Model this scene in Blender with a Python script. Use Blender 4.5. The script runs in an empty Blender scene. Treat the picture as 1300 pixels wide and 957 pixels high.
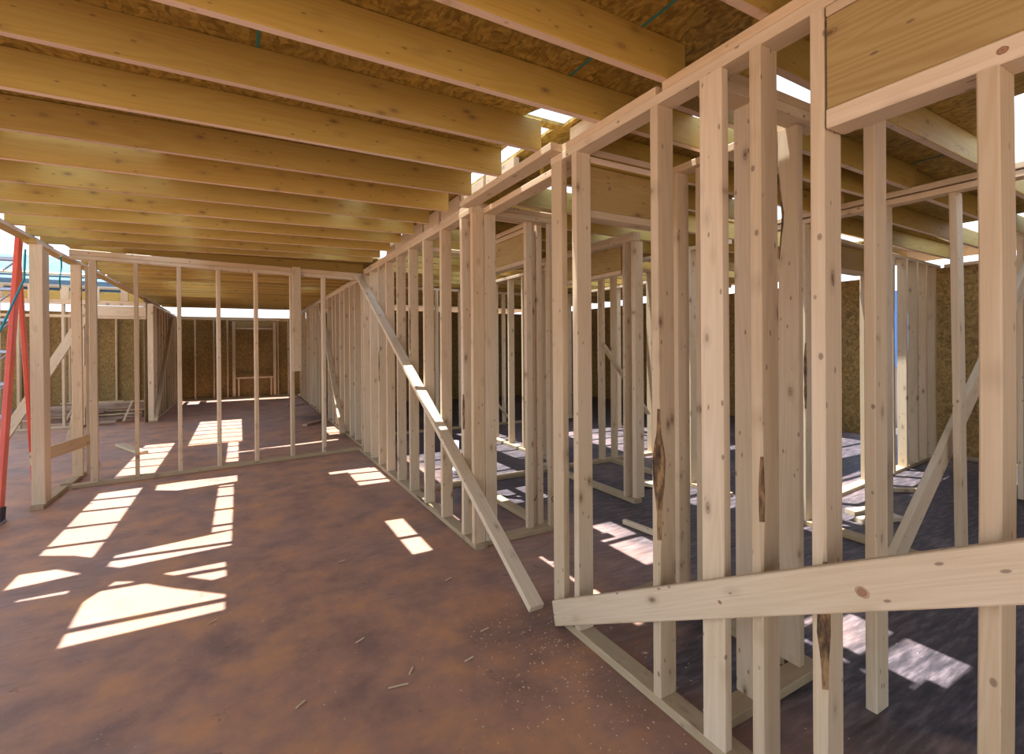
import bpy, bmesh, math, random
from mathutils import Vector, Matrix
R = random.Random(7)
S = bpy.context.scene
COL = S.collection

# ------------------------------------------------------------------ materials
def mat(name):
    m = bpy.data.materials.new(name); m.use_nodes = True
    nt = m.node_tree; nt.nodes.clear()
    out = nt.nodes.new('ShaderNodeOutputMaterial'); b = nt.nodes.new('ShaderNodeBsdfPrincipled')
    nt.links.new(b.outputs[0], out.inputs[0])
    return m, nt, b
def N(nt, typ, **kw):
    n = nt.nodes.new(typ)
    for k, v in kw.items():
        if k.startswith('i_'):
            key = k[2:]
            n.inputs[int(key) if key.isdigit() else key.replace('_', ' ')].default_value = v
        else: setattr(n, k, v)
    return n
def ramp(nt, stops, interp='LINEAR'):
    r = nt.nodes.new('ShaderNodeValToRGB'); cr = r.color_ramp; cr.interpolation = interp
    while len(cr.elements) > 1: cr.elements.remove(cr.elements[-1])
    cr.elements[0].position = stops[0][0]; cr.elements[0].color = (*stops[0][1], 1)
    for p, c in stops[1:]:
        e = cr.elements.new(p); e.color = (*c, 1)
    return r
def mixc(nt, a, b, fac, mode='MIX'):
    m = nt.nodes.new('ShaderNodeMix'); m.data_type = 'RGBA'; m.blend_type = mode
    for sock, v in ((m.inputs[0], fac), (m.inputs[6], a), (m.inputs[7], b)):
        if hasattr(v, 'node'): nt.links.new(v, sock)
        elif isinstance(v, (int, float)): sock.default_value = v
        else: sock.default_value = (*v, 1)
    return m.outputs[2]
def solid(name, col, rough=.6, metal=0., emit=None):
    m, nt, b = mat(name)
    b.inputs['Base Color'].default_value = (*col, 1); b.inputs['Roughness'].default_value = rough; b.inputs['Metallic'].default_value = metal
    return m

def wood(name, light, mid, dark, knot=(.13, .06, .025), dist=1.0, rough=.65, knots=1.0, straight=0.0, freq=62.0):
    m, nt, b = mat(name); L = nt.links.new
    tc = N(nt, 'ShaderNodeTexCoord'); oi = N(nt, 'ShaderNodeObjectInfo')
    off = N(nt, 'ShaderNodeVectorMath', operation='SCALE'); off.inputs[0].default_value = (37.3, 91.7, 53.1); L(oi.outputs['Random'], off.inputs['Scale'])
    add = N(nt, 'ShaderNodeVectorMath', operation='ADD'); L(tc.outputs['Object'], add.inputs[0]); L(off.outputs[0], add.inputs[1])
    # ring bands stretched along the board
    mp = N(nt, 'ShaderNodeMapping'); mp.inputs['Scale'].default_value = (9, 9, .55); L(add.outputs[0], mp.inputs[0])
    n1 = N(nt, 'ShaderNodeTexNoise', i_Scale=1.0, i_Detail=2.0, i_Roughness=.45, i_Distortion=.25); L(mp.outputs[0], n1.inputs['Vector'])
    mul = N(nt, 'ShaderNodeMath', operation='MULTIPLY'); L(n1.outputs[0], mul.inputs[0]); mul.inputs[1].default_value = freq
    if straight:
        sxx = N(nt, 'ShaderNodeSeparateXYZ'); L(add.outputs[0], sxx.inputs[0])
        ma = N(nt, 'ShaderNodeMath', operation='MULTIPLY_ADD'); L(sxx.outputs[0], ma.inputs[0]); ma.inputs[1].default_value = straight; L(mul.outputs[0], ma.inputs[2]); mul = ma
    sn = N(nt, 'ShaderNodeMath', operation='SINE'); L(mul.outputs[0], sn.inputs[0])
    # fine fibres
    mp2 = N(nt, 'ShaderNodeMapping'); mp2.inputs['Scale'].default_value = (170, 170, 5); L(add.outputs[0], mp2.inputs[0])
    n2 = N(nt, 'ShaderNodeTexNoise', i_Scale=1.0, i_Detail=3.0, i_Roughness=.6); L(mp2.outputs[0], n2.inputs['Vector'])
    # broad patches
    mp3 = N(nt, 'ShaderNodeMapping'); mp3.inputs['Scale'].default_value = (5, 5, 1.1); L(add.outputs[0], mp3.inputs[0])
    n3 = N(nt, 'ShaderNodeTexNoise', i_Scale=1.0, i_Detail=2.0); L(mp3.outputs[0], n3.inputs['Vector'])
    r1 = ramp(nt, [(0, mid), (.45, light), (.8, light), (1, mid)])
    mr = N(nt, 'ShaderNodeMapRange', i_From_Min=-1.0, i_From_Max=1.0); L(sn.outputs[0], mr.inputs[0]); L(mr.outputs[0], r1.inputs[0])
    soft = mixc(nt, light, r1.outputs[0], .55 * dist)
    r2 = ramp(nt, [(.3, dark), (.55, light)]); L(n2.outputs[0], r2.inputs[0])
    c = mixc(nt, soft, r2.outputs[0], .22)
    r3 = ramp(nt, [(.38, mid), (.62, light)]); L(n3.outputs[0], r3.inputs[0])
    c = mixc(nt, c, r3.outputs[0], .4)
    # per board tint
    tint = ramp(nt, [(0, (.80, .74, .66)), (.35, (.95, .92, .88)), (.7, (1.06, 1.04, 1.02)), (1, (.98, .88, .76))])
    ml = N(nt, 'ShaderNodeMath', operation='MULTIPLY'); L(oi.outputs['Random'], ml.inputs[0]); ml.inputs[1].default_value = 7.31
    fr = N(nt, 'ShaderNodeMath', operation='FRACT'); L(ml.outputs[0], fr.inputs[0]); L(fr.outputs[0], tint.inputs[0])
    c = mixc(nt, c, tint.outputs[0], 1.0, 'MULTIPLY')
    # knots: rods running through the board
    mk = N(nt, 'ShaderNodeMapping'); mk.inputs['Scale'].default_value = (11, 2.6, 5.2); L(add.outputs[0], mk.inputs[0])
    vo = N(nt, 'ShaderNodeTexVoronoi', i_Scale=1.0, i_Randomness=1.0); L(mk.outputs[0], vo.inputs['Vector'])
    rk = ramp(nt, [(0, (1, 1, 1)), (.05, (.95, .95, .95)), (.07, (.4, .4, .4)), (.095, (.7, .7, .7)), (.13, (.22, .22, .22)), (.28, (0, 0, 0))]); L(vo.outputs['Distance'], rk.inputs[0])
    kf = N(nt, 'ShaderNodeMath', operation='MULTIPLY'); L(rk.outputs[0], kf.inputs[0]); kf.inputs[1].default_value = .92 * knots
    c = mixc(nt, c, knot, kf.outputs[0])
    mk2 = N(nt, 'ShaderNodeMapping'); mk2.inputs['Scale'].default_value = (26, 15, 10); L(add.outputs[0], mk2.inputs[0])
    vo2 = N(nt, 'ShaderNodeTexVoronoi', i_Scale=1.0); L(mk2.outputs[0], vo2.inputs['Vector'])
    rk2 = ramp(nt, [(0, (1, 1, 1)), (.08, (.9, .9, .9)), (.12, (0, 0, 0))]); L(vo2.outputs['Distance'], rk2.inputs[0])
    kf2 = N(nt, 'ShaderNodeMath', operation='MULTIPLY'); L(rk2.outputs[0], kf2.inputs[0]); kf2.inputs[1].default_value = .7 * knots
    c = mixc(nt, c, (.10, .05, .025), kf2.outputs[0])
    L(c, b.inputs['Base Color']); b.inputs['Roughness'].default_value = rough
    bp = N(nt, 'ShaderNodeBump', i_Strength=.15, i_Distance=.002); L(n2.outputs[0], bp.inputs['Height']); L(bp.outputs[0], b.inputs['Normal'])
    return m
PINE = wood('pine_lumber', (.65, .535, .375), (.53, .40, .235), (.36, .24, .12), dist=1.0, straight=120., freq=40.)
JOIST = wood('fir_joist_lumber', (.45, .32, .075), (.37, .235, .038), (.26, .15, .022), dist=1.2, knots=.9, straight=60., freq=45.)
TREATED = wood('treated_plate_lumber', (.44, .34, .20), (.34, .25, .14), (.22, .16, .09), knots=.6)
JEDGE = wood('bounce_lit_joist_edge', (.72, .57, .45), (.64, .49, .36), (.48, .34, .22), dist=.6, knots=.5)  # joist edges painted paler: floor bounce light put into the colour
FIRG = wood('header_lumber', (.44, .33, .13), (.31, .20, .06), (.26, .155, .045), dist=1.5, straight=210., freq=75.)
GREY = wood('weathered_scrap', (.40, .29, .22), (.28, .19, .14), (.15, .10, .08), knots=.5)

def bark():
    m, nt, b = mat('bark_wane'); L = nt.links.new
    tc = N(nt, 'ShaderNodeTexCoord'); mp = N(nt, 'ShaderNodeMapping'); mp.inputs['Scale'].default_value = (40, 40, 9); L(tc.outputs['Object'], mp.inputs[0])
    n = N(nt, 'ShaderNodeTexNoise', i_Scale=1.0, i_Detail=6.0, i_Roughness=.7); L(mp.outputs[0], n.inputs['Vector'])
    r = ramp(nt, [(.36, (.03, .018, .012)), (.48, (.13, .07, .03)), (.60, (.34, .20, .08)), (.72, (.18, .11, .06))]); L(n.outputs[0], r.inputs[0])
    L(r.outputs[0], b.inputs['Base Color']); b.inputs['Roughness'].default_value = .9
    bp = N(nt, 'ShaderNodeBump', i_Strength=.9, i_Distance=.01); L(n.outputs[0], bp.inputs['Height']); L(bp.outputs[0], b.inputs['Normal'])
    return m
BARK = bark()

def osb(name, a, c_, d):
    m, nt, b = mat(name); L = nt.links.new
    g = N(nt, 'ShaderNodeNewGeometry')
    w = N(nt, 'ShaderNodeTexNoise', i_Scale=6.0, i_Detail=2.0); L(g.outputs['Position'], w.inputs['Vector'])
    sc = N(nt, 'ShaderNodeVectorMath', operation='SCALE'); L(w.outputs['Color'], sc.inputs[0]); sc.inputs['Scale'].default_value = .13
    ad = N(nt, 'ShaderNodeVectorMath', operation='ADD'); L(g.outputs['Position'], ad.inputs[0]); L(sc.outputs[0], ad.inputs[1])
    cols = []
    for k, s in enumerate(((26, 62, 62), (70, 30, 30))):
        mp = N(nt, 'ShaderNodeMapping'); mp.inputs['Scale'].default_value = s; mp.inputs['Rotation'].default_value = (.2, .3, .5 + k); L(ad.outputs[0], mp.inputs[0])
        v = N(nt, 'ShaderNodeTexVoronoi', i_Scale=1.0); L(mp.outputs[0], v.inputs['Vector'])
        bw = N(nt, 'ShaderNodeSeparateColor'); L(v.outputs['Color'], bw.inputs[0]); cols.append(bw.outputs[0])
    mx = N(nt, 'ShaderNodeMath', operation='MULTIPLY_ADD'); L(cols[0], mx.inputs[0]); mx.inputs[1].default_value = .55; L(cols[1], mx.inputs[2])
    mm = N(nt, 'ShaderNodeMath', operation='MULTIPLY'); L(mx.outputs[0], mm.inputs[0]); mm.inputs[1].default_value = .65
    n = N(nt, 'ShaderNodeTexNoise', i_Scale=1.3, i_Detail=3.0); L(g.outputs['Position'], n.inputs['Vector'])
    r = ramp(nt, [(0, tuple(.6 * x for x in c_)), (.25, tuple(.85 * x for x in c_)), (.5, tuple(.5 * (x + y) for x, y in zip(a, c_))), (.7, a), (.95, tuple(min(1, x * 1.3) for x in a))]); L(mm.outputs[0], r.inputs[0])
    r2 = ramp(nt, [(.35, (.82, .8, .76)), (.65, (1.08, 1.06, 1.02))]); L(n.outputs[0], r2.inputs[0])
    L(mixc(nt, r.outputs[0], r2.outputs[0], 1, 'MULTIPLY'), b.inputs['Base Color']); b.inputs['Roughness'].default_value = .7
    return m
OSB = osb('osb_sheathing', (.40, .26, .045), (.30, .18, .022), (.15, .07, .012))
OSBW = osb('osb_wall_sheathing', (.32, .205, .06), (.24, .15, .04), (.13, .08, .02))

def floor_mat():
    m, nt, b = mat('dusty_subfloor'); L = nt.links.new
    g = N(nt, 'ShaderNodeNewGeometry'); P = g.outputs['Position']
    sx = N(nt, 'ShaderNodeSeparateXYZ'); L(P, sx.inputs[0])
    big = N(nt, 'ShaderNodeTexNoise', i_Scale=.55, i_Detail=4.0, i_Roughness=.6); L(P, big.inputs['Vector'])
    med = N(nt, 'ShaderNodeTexNoise', i_Scale=3.2, i_Detail=6.0, i_Roughness=.65); L(P, med.inputs['Vector'])
    mp = N(nt, 'ShaderNodeMapping'); mp.inputs['Scale'].default_value = (6, 38, 10); mp.inputs['Rotation'].default_value = (0, 0, .5); L(P, mp.inputs[0])
    str_ = N(nt, 'ShaderNodeTexNoise', i_Scale=1.0, i_Detail=4.0, i_Roughness=.6); L(mp.outputs[0], str_.inputs['Vector'])
    # clay dust lies thickest in the left room, thins to bare dark boards past the stud wall
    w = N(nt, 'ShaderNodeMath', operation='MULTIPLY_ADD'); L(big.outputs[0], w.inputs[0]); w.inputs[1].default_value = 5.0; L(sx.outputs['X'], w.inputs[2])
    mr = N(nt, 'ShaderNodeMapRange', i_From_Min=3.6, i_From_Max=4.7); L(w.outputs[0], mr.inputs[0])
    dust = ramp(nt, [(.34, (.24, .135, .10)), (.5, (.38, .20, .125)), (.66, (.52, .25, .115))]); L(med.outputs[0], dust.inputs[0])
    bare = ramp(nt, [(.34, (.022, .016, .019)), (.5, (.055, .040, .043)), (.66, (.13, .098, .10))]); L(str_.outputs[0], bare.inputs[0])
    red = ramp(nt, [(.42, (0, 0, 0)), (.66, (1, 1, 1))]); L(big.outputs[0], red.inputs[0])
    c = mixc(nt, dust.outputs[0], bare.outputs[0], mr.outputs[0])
    greyd = ramp(nt, [(.34, (.17, .115, .105)), (.66, (.36, .25, .22))]); L(str_.outputs[0], greyd.inputs[0])
    gf = ramp(nt, [(.36, (.55, .55, .55)), (.50, (0, 0, 0))]); L(big.outputs[0], gf.inputs[0])
    c = mixc(nt, c, greyd.outputs[0], gf.outputs[0])
    # specks of sawdust
    vo = N(nt, 'ShaderNodeTexVoronoi', i_Scale=34.0); L(P, vo.inputs['Vector'])
    rs = ramp(nt, [(0, (1, 1, 1)), (.07, (1, 1, 1)), (.10, (0, 0, 0))]); L(vo.outputs['Distance'], rs.inputs[0])
    n4 = N(nt, 'ShaderNodeTexNoise', i_Scale=1.7, i_Detail=2.0); L(P, n4.inputs['Vector'])
    r4 = ramp(nt, [(.5, (0, 0, 0)), (.62, (.6, .6, .6))]); L(n4.outputs[0], r4.inputs[0])
    mu = N(nt, 'ShaderNodeMath', operation='MULTIPLY'); L(rs.outputs[0], mu.inputs[0]); L(r4.outputs[0], mu.inputs[1])
    c = mixc(nt, c, (.48, .36, .25), mu.outputs[0])
    # dark scuffs
    n5 = N(nt, 'ShaderNodeTexNoise', i_Scale=9.0, i_Detail=3.0, i_Roughness=.7); L(P, n5.inputs['Vector'])
    r5 = ramp(nt, [(.24, (.8, .8, .8)), (.34, (0, 0, 0))]); L(n5.outputs[0], r5.inputs[0])
    c = mixc(nt, c, (.08, .045, .03), r5.outputs[0])
    L(c, b.inputs['Base Color']); b.inputs['Roughness'].default_value = .55
    bp = N(nt, 'ShaderNodeBump', i_Strength=.25, i_Distance=.01); L(med.outputs[0], bp.inputs['Height']); L(bp.outputs[0], b.inputs['Normal'])
    return m
FLOOR = floor_mat()
def noisy(name, a, c, scale, rough=.8):
    m, nt, b = mat(name); L = nt.links.new
    g = N(nt, 'ShaderNodeNewGeometry'); n = N(nt, 'ShaderNodeTexNoise', i_Scale=scale, i_Detail=5.0); L(g.outputs['Position'], n.inputs['Vector'])
    r = ramp(nt, [(.35, a), (.65, c)]); L(n.outputs[0], r.inputs[0]); L(r.outputs[0], b.inputs['Base Color']); b.inputs['Roughness'].default_value = rough
    return m
GROUND = noisy('clay_ground', (.42, .27, .19), (.55, .38, .27), .8)
REDF = noisy('red_fibreglass', (.60, .07, .035), (.68, .10, .05), 5, .4)
ALU = solid('aluminium', (.34, .40, .50), .4, .5)
RUBBER = solid('black_rubber', (.03, .03, .035), .7)
TEAL = solid('teal_cord', (.0, .22, .26), .5)
PVC = solid('white_pvc', (.78, .78, .80), .35)
BLACKP = solid('dark_pipe', (.05, .05, .07), .4)
GREENE = solid('green_panel_edge', (.04, .20, .15), .6)
TEALE = solid('teal_panel_edge', (.0, .42, .42), .6)
ROOFB = noisy('blue_roof_underlay', (.045, .095, .125), (.075, .135, .165), 3)
INK = solid('stamp_ink', (.10, .07, .07), .8)
BLUEP = solid('blue_tarp', (.05, .16, .42), .5)
FOLI = noisy('dark_foliage', (.03, .06, .05), (.08, .12, .10), 3)

# ------------------------------------------------------------------ builders
def tag(o, label=None, cat=None, group=None, kind=None):
    if label: o['label'] = label
    if cat: o['category'] = cat
    if group: o['group'] = group
    if kind: o['kind'] = kind
    return o
def link(name, me, parent=None):
    o = bpy.data.objects.new(name, me); COL.objects.link(o)
    if parent: o.parent = parent
    return o
CACHE = {}
def lumber_mesh(L, w, t, var=0, material=PINE, wane=0.0, bow=0.0, cut=0.0):
    """board with its length on local Z, width on X, thickness on Y; eased edges, optional waney corner and bow"""
    key = (round(L, 2), round(w, 3), round(t, 3), var, material.name, round(wane, 3), round(bow, 4), round(cut, 3))
    if key in CACHE: return CACHE[key]
    rr = random.Random(hash(key[:4]) & 0xffff)
    n = max(3, int(L / (.05 if wane else .35)) + 1)
    bm = bmesh.new(); rings = []
    ph = [rr.uniform(0, 6.3) for _ in range(4)]
    e = .0035
    for i in range(n):
        z = L * i / (n - 1); u = i / (n - 1)
        ox = bow * math.sin(math.pi * u) + .0012 * math.sin(3 * u + ph[0]); oy = .6 * bow * math.sin(math.pi * u * 1.3 + ph[1]) if bow else 0
        ch = [e] * 4
        if wane:
            zc0 = (.85, 1.5, .55, 1.9, 1.1)[var % 5]
            v = math.exp(-((z - zc0) / .20) ** 2)
            v = v * (.75 + .25 * math.sin(17 * z + ph[3])) + .06 * math.sin(41 * z + ph[0])
            ch[3] = e + max(0., v) * wane
        a, b_ = w / 2, t / 2
        c0, c1, c2, c3 = [min(x, t * .92) for x in ch]
        k = .55
        pts = [(a - c0, -b_), (a, -b_ + c0), (a, b_ - c1), (a - c1, b_), (-a + c2, b_), (-a, b_ - c2), (-a, -b_ + c3), (-a + c3 * 1.0, -b_)]
        zc = [z + (cut * (p[0] / w + .5) if i == 0 else 0) for p in pts]
        rings.append([bm.verts.new((p[0] + ox, p[1] + oy, zz)) for p, zz in zip(pts, zc)])
    for A, B in zip(rings, rings[1:]):
        for j in range(8):
            f = bm.faces.new((A[j], A[(j + 1) % 8], B[(j + 1) % 8], B[j]))
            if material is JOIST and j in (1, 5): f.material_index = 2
            if wane and j == 6:
                if (A[6].co - A[7].co).length > .012: f.material_index = 1
    bm.faces.new(rings[0][::-1]); bm.faces.new(rings[-1])
    me = bpy.data.meshes.new('lumber'); bm.to_mesh(me); bm.free()
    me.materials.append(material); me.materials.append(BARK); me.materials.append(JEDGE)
    CACHE[key] = me
    return me
def board(name, p0, p1, wdir, w, t, material=PINE, parent=None, var=None, wane=0., bow=0., cut=0.):
    """board from p0 to p1 (centre line), its width w along wdir"""
    p0, p1 = Vector(p0), Vector(p1); z = (p1 - p0); L = z.length; z.normalize()
    x = Vector(wdir); x = (x - z * x.dot(z)).normalized(); y = z.cross(x)
    o = link(name, lumber_mesh(L, w, t, R.randrange(5) if var is None else var, material, wane, bow, cut), parent)
    M = Matrix((x, y, z)).transposed().to_4x4(); M.translation = p0
    o.matrix_world = M
    return o
W2, T2 = .089, .038
ZS, ZT = .038, 2.32
def stud(x, y, label, group, z0=ZS, z1=ZT, flat=False, material=PINE, wane=0., bow=0., lean=(0, 0), name='wall_stud', w=W2, t=T2, flip=False, var=None):
    """x, y = corner nearest the camera's left/front: low X, low Y"""
    dx, dy = (t, w) if flat else (w, t)
    cx, cy = x + dx / 2, y + dy / 2
    wd = (0, 1, 0) if flat else (1, 0, 0)
    if flip: wd = tuple(-v for v in wd)
    o = board(name, (cx, cy, z0), (cx + lean[0], cy + lean[1], z1), wd, w, t, material, wane=wane, bow=bow, var=var)
    return tag(o, label, 'stud', group, 'thing')
def box(name, x0, x1, y0, y1, z0, z1, material, parent=None):
    bm = bmesh.new(); bmesh.ops.create_cube(bm, size=1)
    for v in bm.verts:
        v.co = Vector(((v.co.x + .5) * (x1 - x0), (v.co.y + .5) * (y1 - y0), (v.co.z + .5) * (z1 - z0)))
    me = bpy.data.meshes.new(name); bm.to_mesh(me); bm.free(); me.materials.append(material)
    o = link(name, me, parent); o.location = (x0, y0, z0)
    return o
def tube(name, pts, r, material, parent=None, seg=10):
    cu = bpy.data.curves.new(name, 'CURVE'); cu.dimensions = '3D'; cu.bevel_depth = r; cu.bevel_resolution = 3; cu.use_fill_caps = True
    sp = cu.splines.new('POLY'); sp.points.add(len(pts) - 1)
    for p, q in zip(sp.points, pts): p.co = (*q, 1)
    cu.materials.append(material)
    tmp = bpy.data.objects.new(name, cu); COL.objects.link(tmp)
    me = bpy.data.meshes.new_from_object(tmp.evaluated_get(bpy.context.evaluated_depsgraph_get()))
    COL.objects.unlink(tmp); bpy.data.objects.remove(tmp)
    o = link(name, me, parent); return o
def empty(name, loc=(0, 0, 0)):
    o = bpy.data.objects.new(name, None); COL.objects.link(o); o.location = loc; return o
ORD = ['first', 'second', 'third', 'fourth', 'fifth', 'sixth', 'seventh', 'eighth', 'ninth', 'tenth', 'eleventh', 'twelfth', 'thirteenth',
       'fourteenth', 'fifteenth', 'sixteenth', 'seventeenth', 'eighteenth', 'nineteenth', 'twentieth', 'twenty-first', 'twenty-second', 'twenty-third', 'twenty-fourth']

def plate(name, x0, x1, y0, y1, z, label, group, material=PINE, t=T2, cat='plate', wane=0.):
    """flat board filling the rectangle, long side is the length"""
    if (y1 - y0) > (x1 - x0):
        o = board(name, ((x0 + x1) / 2, y0, z + t / 2), ((x0 + x1) / 2, y1, z + t / 2), (1, 0, 0), x1 - x0, t, material, wane=wane)
    else:
        o = board(name, (x0, (y0 + y1) / 2, z + t / 2), (x1, (y0 + y1) / 2, z + t / 2), (0, 1, 0), y1 - y0, t, material, wane=wane)
    return tag(o, label, cat, group, 'thing')
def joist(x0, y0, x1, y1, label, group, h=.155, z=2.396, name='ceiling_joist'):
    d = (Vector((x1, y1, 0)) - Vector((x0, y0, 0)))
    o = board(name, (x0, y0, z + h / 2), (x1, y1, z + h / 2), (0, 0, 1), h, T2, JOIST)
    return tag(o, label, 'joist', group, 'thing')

# ------------------------------------------------------------------ setting
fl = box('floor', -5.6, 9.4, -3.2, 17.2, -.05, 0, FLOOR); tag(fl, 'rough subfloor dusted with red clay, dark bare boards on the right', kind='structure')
gr = box('ground', -60, 60, -60, 70, -.60, -.45, GROUND); tag(gr, 'bare clay ground around the unfinished building', kind='structure')
SH = (.31, -.35)        # how far the sun's rays travel sideways between the deck and the floor
def extrude_poly(pts, z0, z1):
    bm = bmesh.new()
    lo = [bm.verts.new((x, y, z0)) for x, y in pts]; hi = [bm.verts.new((x, y, z1)) for x, y in pts]
    bm.faces.new(lo[::-1]); bm.faces.new(hi); n = len(pts)
    for i in range(n): bm.faces.new((lo[i], lo[(i + 1) % n], hi[(i + 1) % n], hi[i]))
    bmesh.ops.recalc_face_normals(bm, faces=bm.faces)
    me = bpy.data.meshes.new('cut'); bm.to_mesh(me); bm.free(); return me
def rect(x0, x1, y0, y1, sh=True):
    sx, sy = SH if sh else (0, 0)
    return [(x0 - sx, y0 - sy), (x1 - sx, y0 - sy), (x1 - sx, y1 - sy), (x0 - sx, y1 - sy)]
def shp(p): return [(x - SH[0], y - SH[1]) for x, y in p]
HOLES = [
    rect(-1.19, -.86, 4.62, 6.12), shp([(-1.19, 4.62), (-1.19, 4.44), (-.98, 4.32), (-.87, 4.22), (-.86, 4.62)]), rect(-1.19, -.84, 6.60, 8.70),
    shp([(-1.20, 4.13), (-1.08, 4.16), (-.87, 3.95), (-1.20, 3.90)]), rect(-1.09, -.87, 3.67, 3.71),
    shp([(-.74, 4.18), (-.06, 4.30), (-.06, 3.98), (-.67, 3.93), (-.75, 4.0)]),
    rect(-.19, -.06, 4.33, 5.75), shp([(-.74, 6.13), (-.03, 6.13), (-.03, 5.86), (-.54, 5.78), (-.73, 5.90)]),
    shp([(-.42, 3.69), (-.09, 3.69), (-.08, 3.46), (-.15, 3.44)]),
    shp([(-.66, 3.71), (-.57, 3.66), (-.35, 3.44), (-.08, 3.20), (-.08, 3.02), (-.75, 3.02), (-.76, 3.5)]),
    rect(-.65, .03, 8.34, 10.9), rect(-.15, -.02, 6.9, 8.3), shp([(-.14, 7.42), (1.3, 7.68), (1.3, 7.76), (-.14, 7.52)]),
    rect(1.05, 1.36, 5.03, 5.70), rect(1.01, 1.15, 3.18, 3.90),
    rect(1.75, 2.7, 4.55, 6.1), rect(2.0, 2.5, 3.75, 4.2), rect(3.0, 3.6, 5.2, 7.2),
    rect(2.25, 2.56, 2.28, 2.98), [(3.4, 2.25), (6.2, 2.55), (6.2, 3.2), (3.4, 2.9)], rect(4.4, 6.0, 4.2, 6.4), rect(6.3, 7.8, 3.2, 4.4),
    [(1.24, 2.10), (1.29, 1.98), (1.50, 1.96), (1.50, 2.10)], [(1.36, 2.16), (1.47, 2.16), (1.47, 3.3), (1.36, 3.3)], [(1.12, 3.75), (1.23, 3.75), (1.23, 4.55), (1.12, 4.55)],
    [(3.19, .93), (3.80, 1.11), (4.54, 1.20), (5.2, 1.25), (5.2, .2), (3.1, .2)],
    [(6.1, 1.45), (6.1, 2.30), (7.25, 2.42), (7.25, 1.45)],
    rect(2.31, 2.75, .86, 1.42), [(3.15, 3.05), (3.7, 3.05), (3.7, 3.9), (3.15, 3.9)], rect(1.25, 1.45, 8.2, 9.0), rect(-.75, 1.2, 14.75, 15.2), rect(-1.35, -.9, 14.4, 15.1),
    [(.55, 5.98), (1.0, 5.98), (1.0, 6.08), (.55, 6.08)],
]
ceil = box('ceiling', -1.68, 8.45, -3.1, 15.45, 2.5515, 2.570, OSB)
cutters = []
for h in HOLES:
    c = bpy.data.objects.new('cut', extrude_poly(h, 2.4, 2.8)); COL.objects.link(c); cutters.append(c)
    m_ = ceil.modifiers.new('b', 'BOOLEAN'); m_.object = c; m_.operation = 'DIFFERENCE'; m_.solver = 'EXACT'
dg = bpy.context.evaluated_depsgraph_get(); me = bpy.data.meshes.new_from_object(ceil.evaluated_get(dg))
ceil.modifiers.clear(); ceil.data = me
if not me.materials: me.materials.append(OSB)
for c in cutters: bpy.data.objects.remove(c)
tag(ceil, 'strand board roof deck over the joists with cut openings', kind='structure')
# green painted panel edges seen in the deck
for (ax, ay, bx_, by_) in ((.07, 1.71, .07, 2.11), (1.24, 1.33, 1.24, 1.69), (1.28, .92, 1.28, 1.33), (-.45, 2.6, -.45, 2.98), (.75, 2.55, .75, 2.92), (3.77, 1.12, 3.77, 1.5), (2.9, 1.5, 2.9, 1.9)):
    box('panel_edge', ax - .006, ax + .006, ay, by_, 2.5490, 2.5512, GREENE)['kind'] = 'structure'
for p, q in (((3.19, .93), (3.80, 1.11)), ((3.80, 1.11), (4.54, 1.20)), ((1.24, 2.12), (1.29, 1.98))):
    o = board('panel_edge', (*p, 2.561), (*q, 2.561), (0, 0, 1), .020, .006, TEALE); o['kind'] = 'structure'
for o in bpy.data.objects:
    if o.name.startswith('panel_edge'):
        mw = o.matrix_world.copy() if o.matrix_world.translation.length else None
        o.parent = ceil; o.matrix_parent_inverse = Matrix.Translation(-ceil.location)

shade_sheet = box('roof', -5.5, -1.8, 1.0, 14.6, 4.9, 4.93, OSB); tag(shade_sheet, 'unseen sheet added high over the left wing to shade it', kind='structure')  # unseen sheet, added overhead to cut sun and sky light on the left
w0 = box('added_wall_front', 2.6, 7.6, -3.12, -3.10, 0, 2.56, OSBW); tag(w0, 'unseen strand board wall added at the front end to cut light', kind='structure')  # added behind the camera to darken the stud faces turned that way
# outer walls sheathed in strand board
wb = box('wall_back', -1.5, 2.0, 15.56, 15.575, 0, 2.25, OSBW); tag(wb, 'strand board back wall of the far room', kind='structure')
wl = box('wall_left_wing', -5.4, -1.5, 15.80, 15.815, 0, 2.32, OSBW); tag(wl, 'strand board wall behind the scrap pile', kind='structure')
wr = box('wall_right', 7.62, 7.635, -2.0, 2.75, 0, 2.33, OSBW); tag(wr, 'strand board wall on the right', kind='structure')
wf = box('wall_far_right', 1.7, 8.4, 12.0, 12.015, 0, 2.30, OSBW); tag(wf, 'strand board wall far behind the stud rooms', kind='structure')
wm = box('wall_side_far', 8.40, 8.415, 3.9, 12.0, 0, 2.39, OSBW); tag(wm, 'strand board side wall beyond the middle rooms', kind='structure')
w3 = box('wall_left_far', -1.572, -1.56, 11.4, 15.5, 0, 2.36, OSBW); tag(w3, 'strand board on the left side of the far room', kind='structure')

# ------------------------------------------------------------------ stud wall with the open end, nearest the camera (X 1.40)
g = 'studs of the near wall'
XA = 1.400
stud(XA, 1.985, 'broad pale edge of the end post, nailed flat against the nearest door post', g, flat=True, flip=True)
stud(XA, 1.900 - .038, 'stud with a brown side face beside the flat post end at the doorway', g)
stud(XA, 1.350, 'stud with a long dark bark pocket down its middle', g, wane=.034, var=0)
stud(XA, 1.065, 'wide pale stud turned flat, first beside the barky stud', g, flat=True)
stud(XA, .928, 'stud with pale narrow edge and mauve side, between two wide flat studs', g, wane=.010)
stud(XA, .742, 'tall wavy stud stained brown, carrying the left end of the big header', g, wane=.022, z1=ZT)
stud(XA, .392, 'thick near stud under the big header, nearest the right edge', g, z1=1.985, bow=.006)
plate('top_plate', XA, XA + W2, -.6, 2.075, 2.32, 'lower top plate over the nearest studs, rising to the top right', 'top plates')
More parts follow.
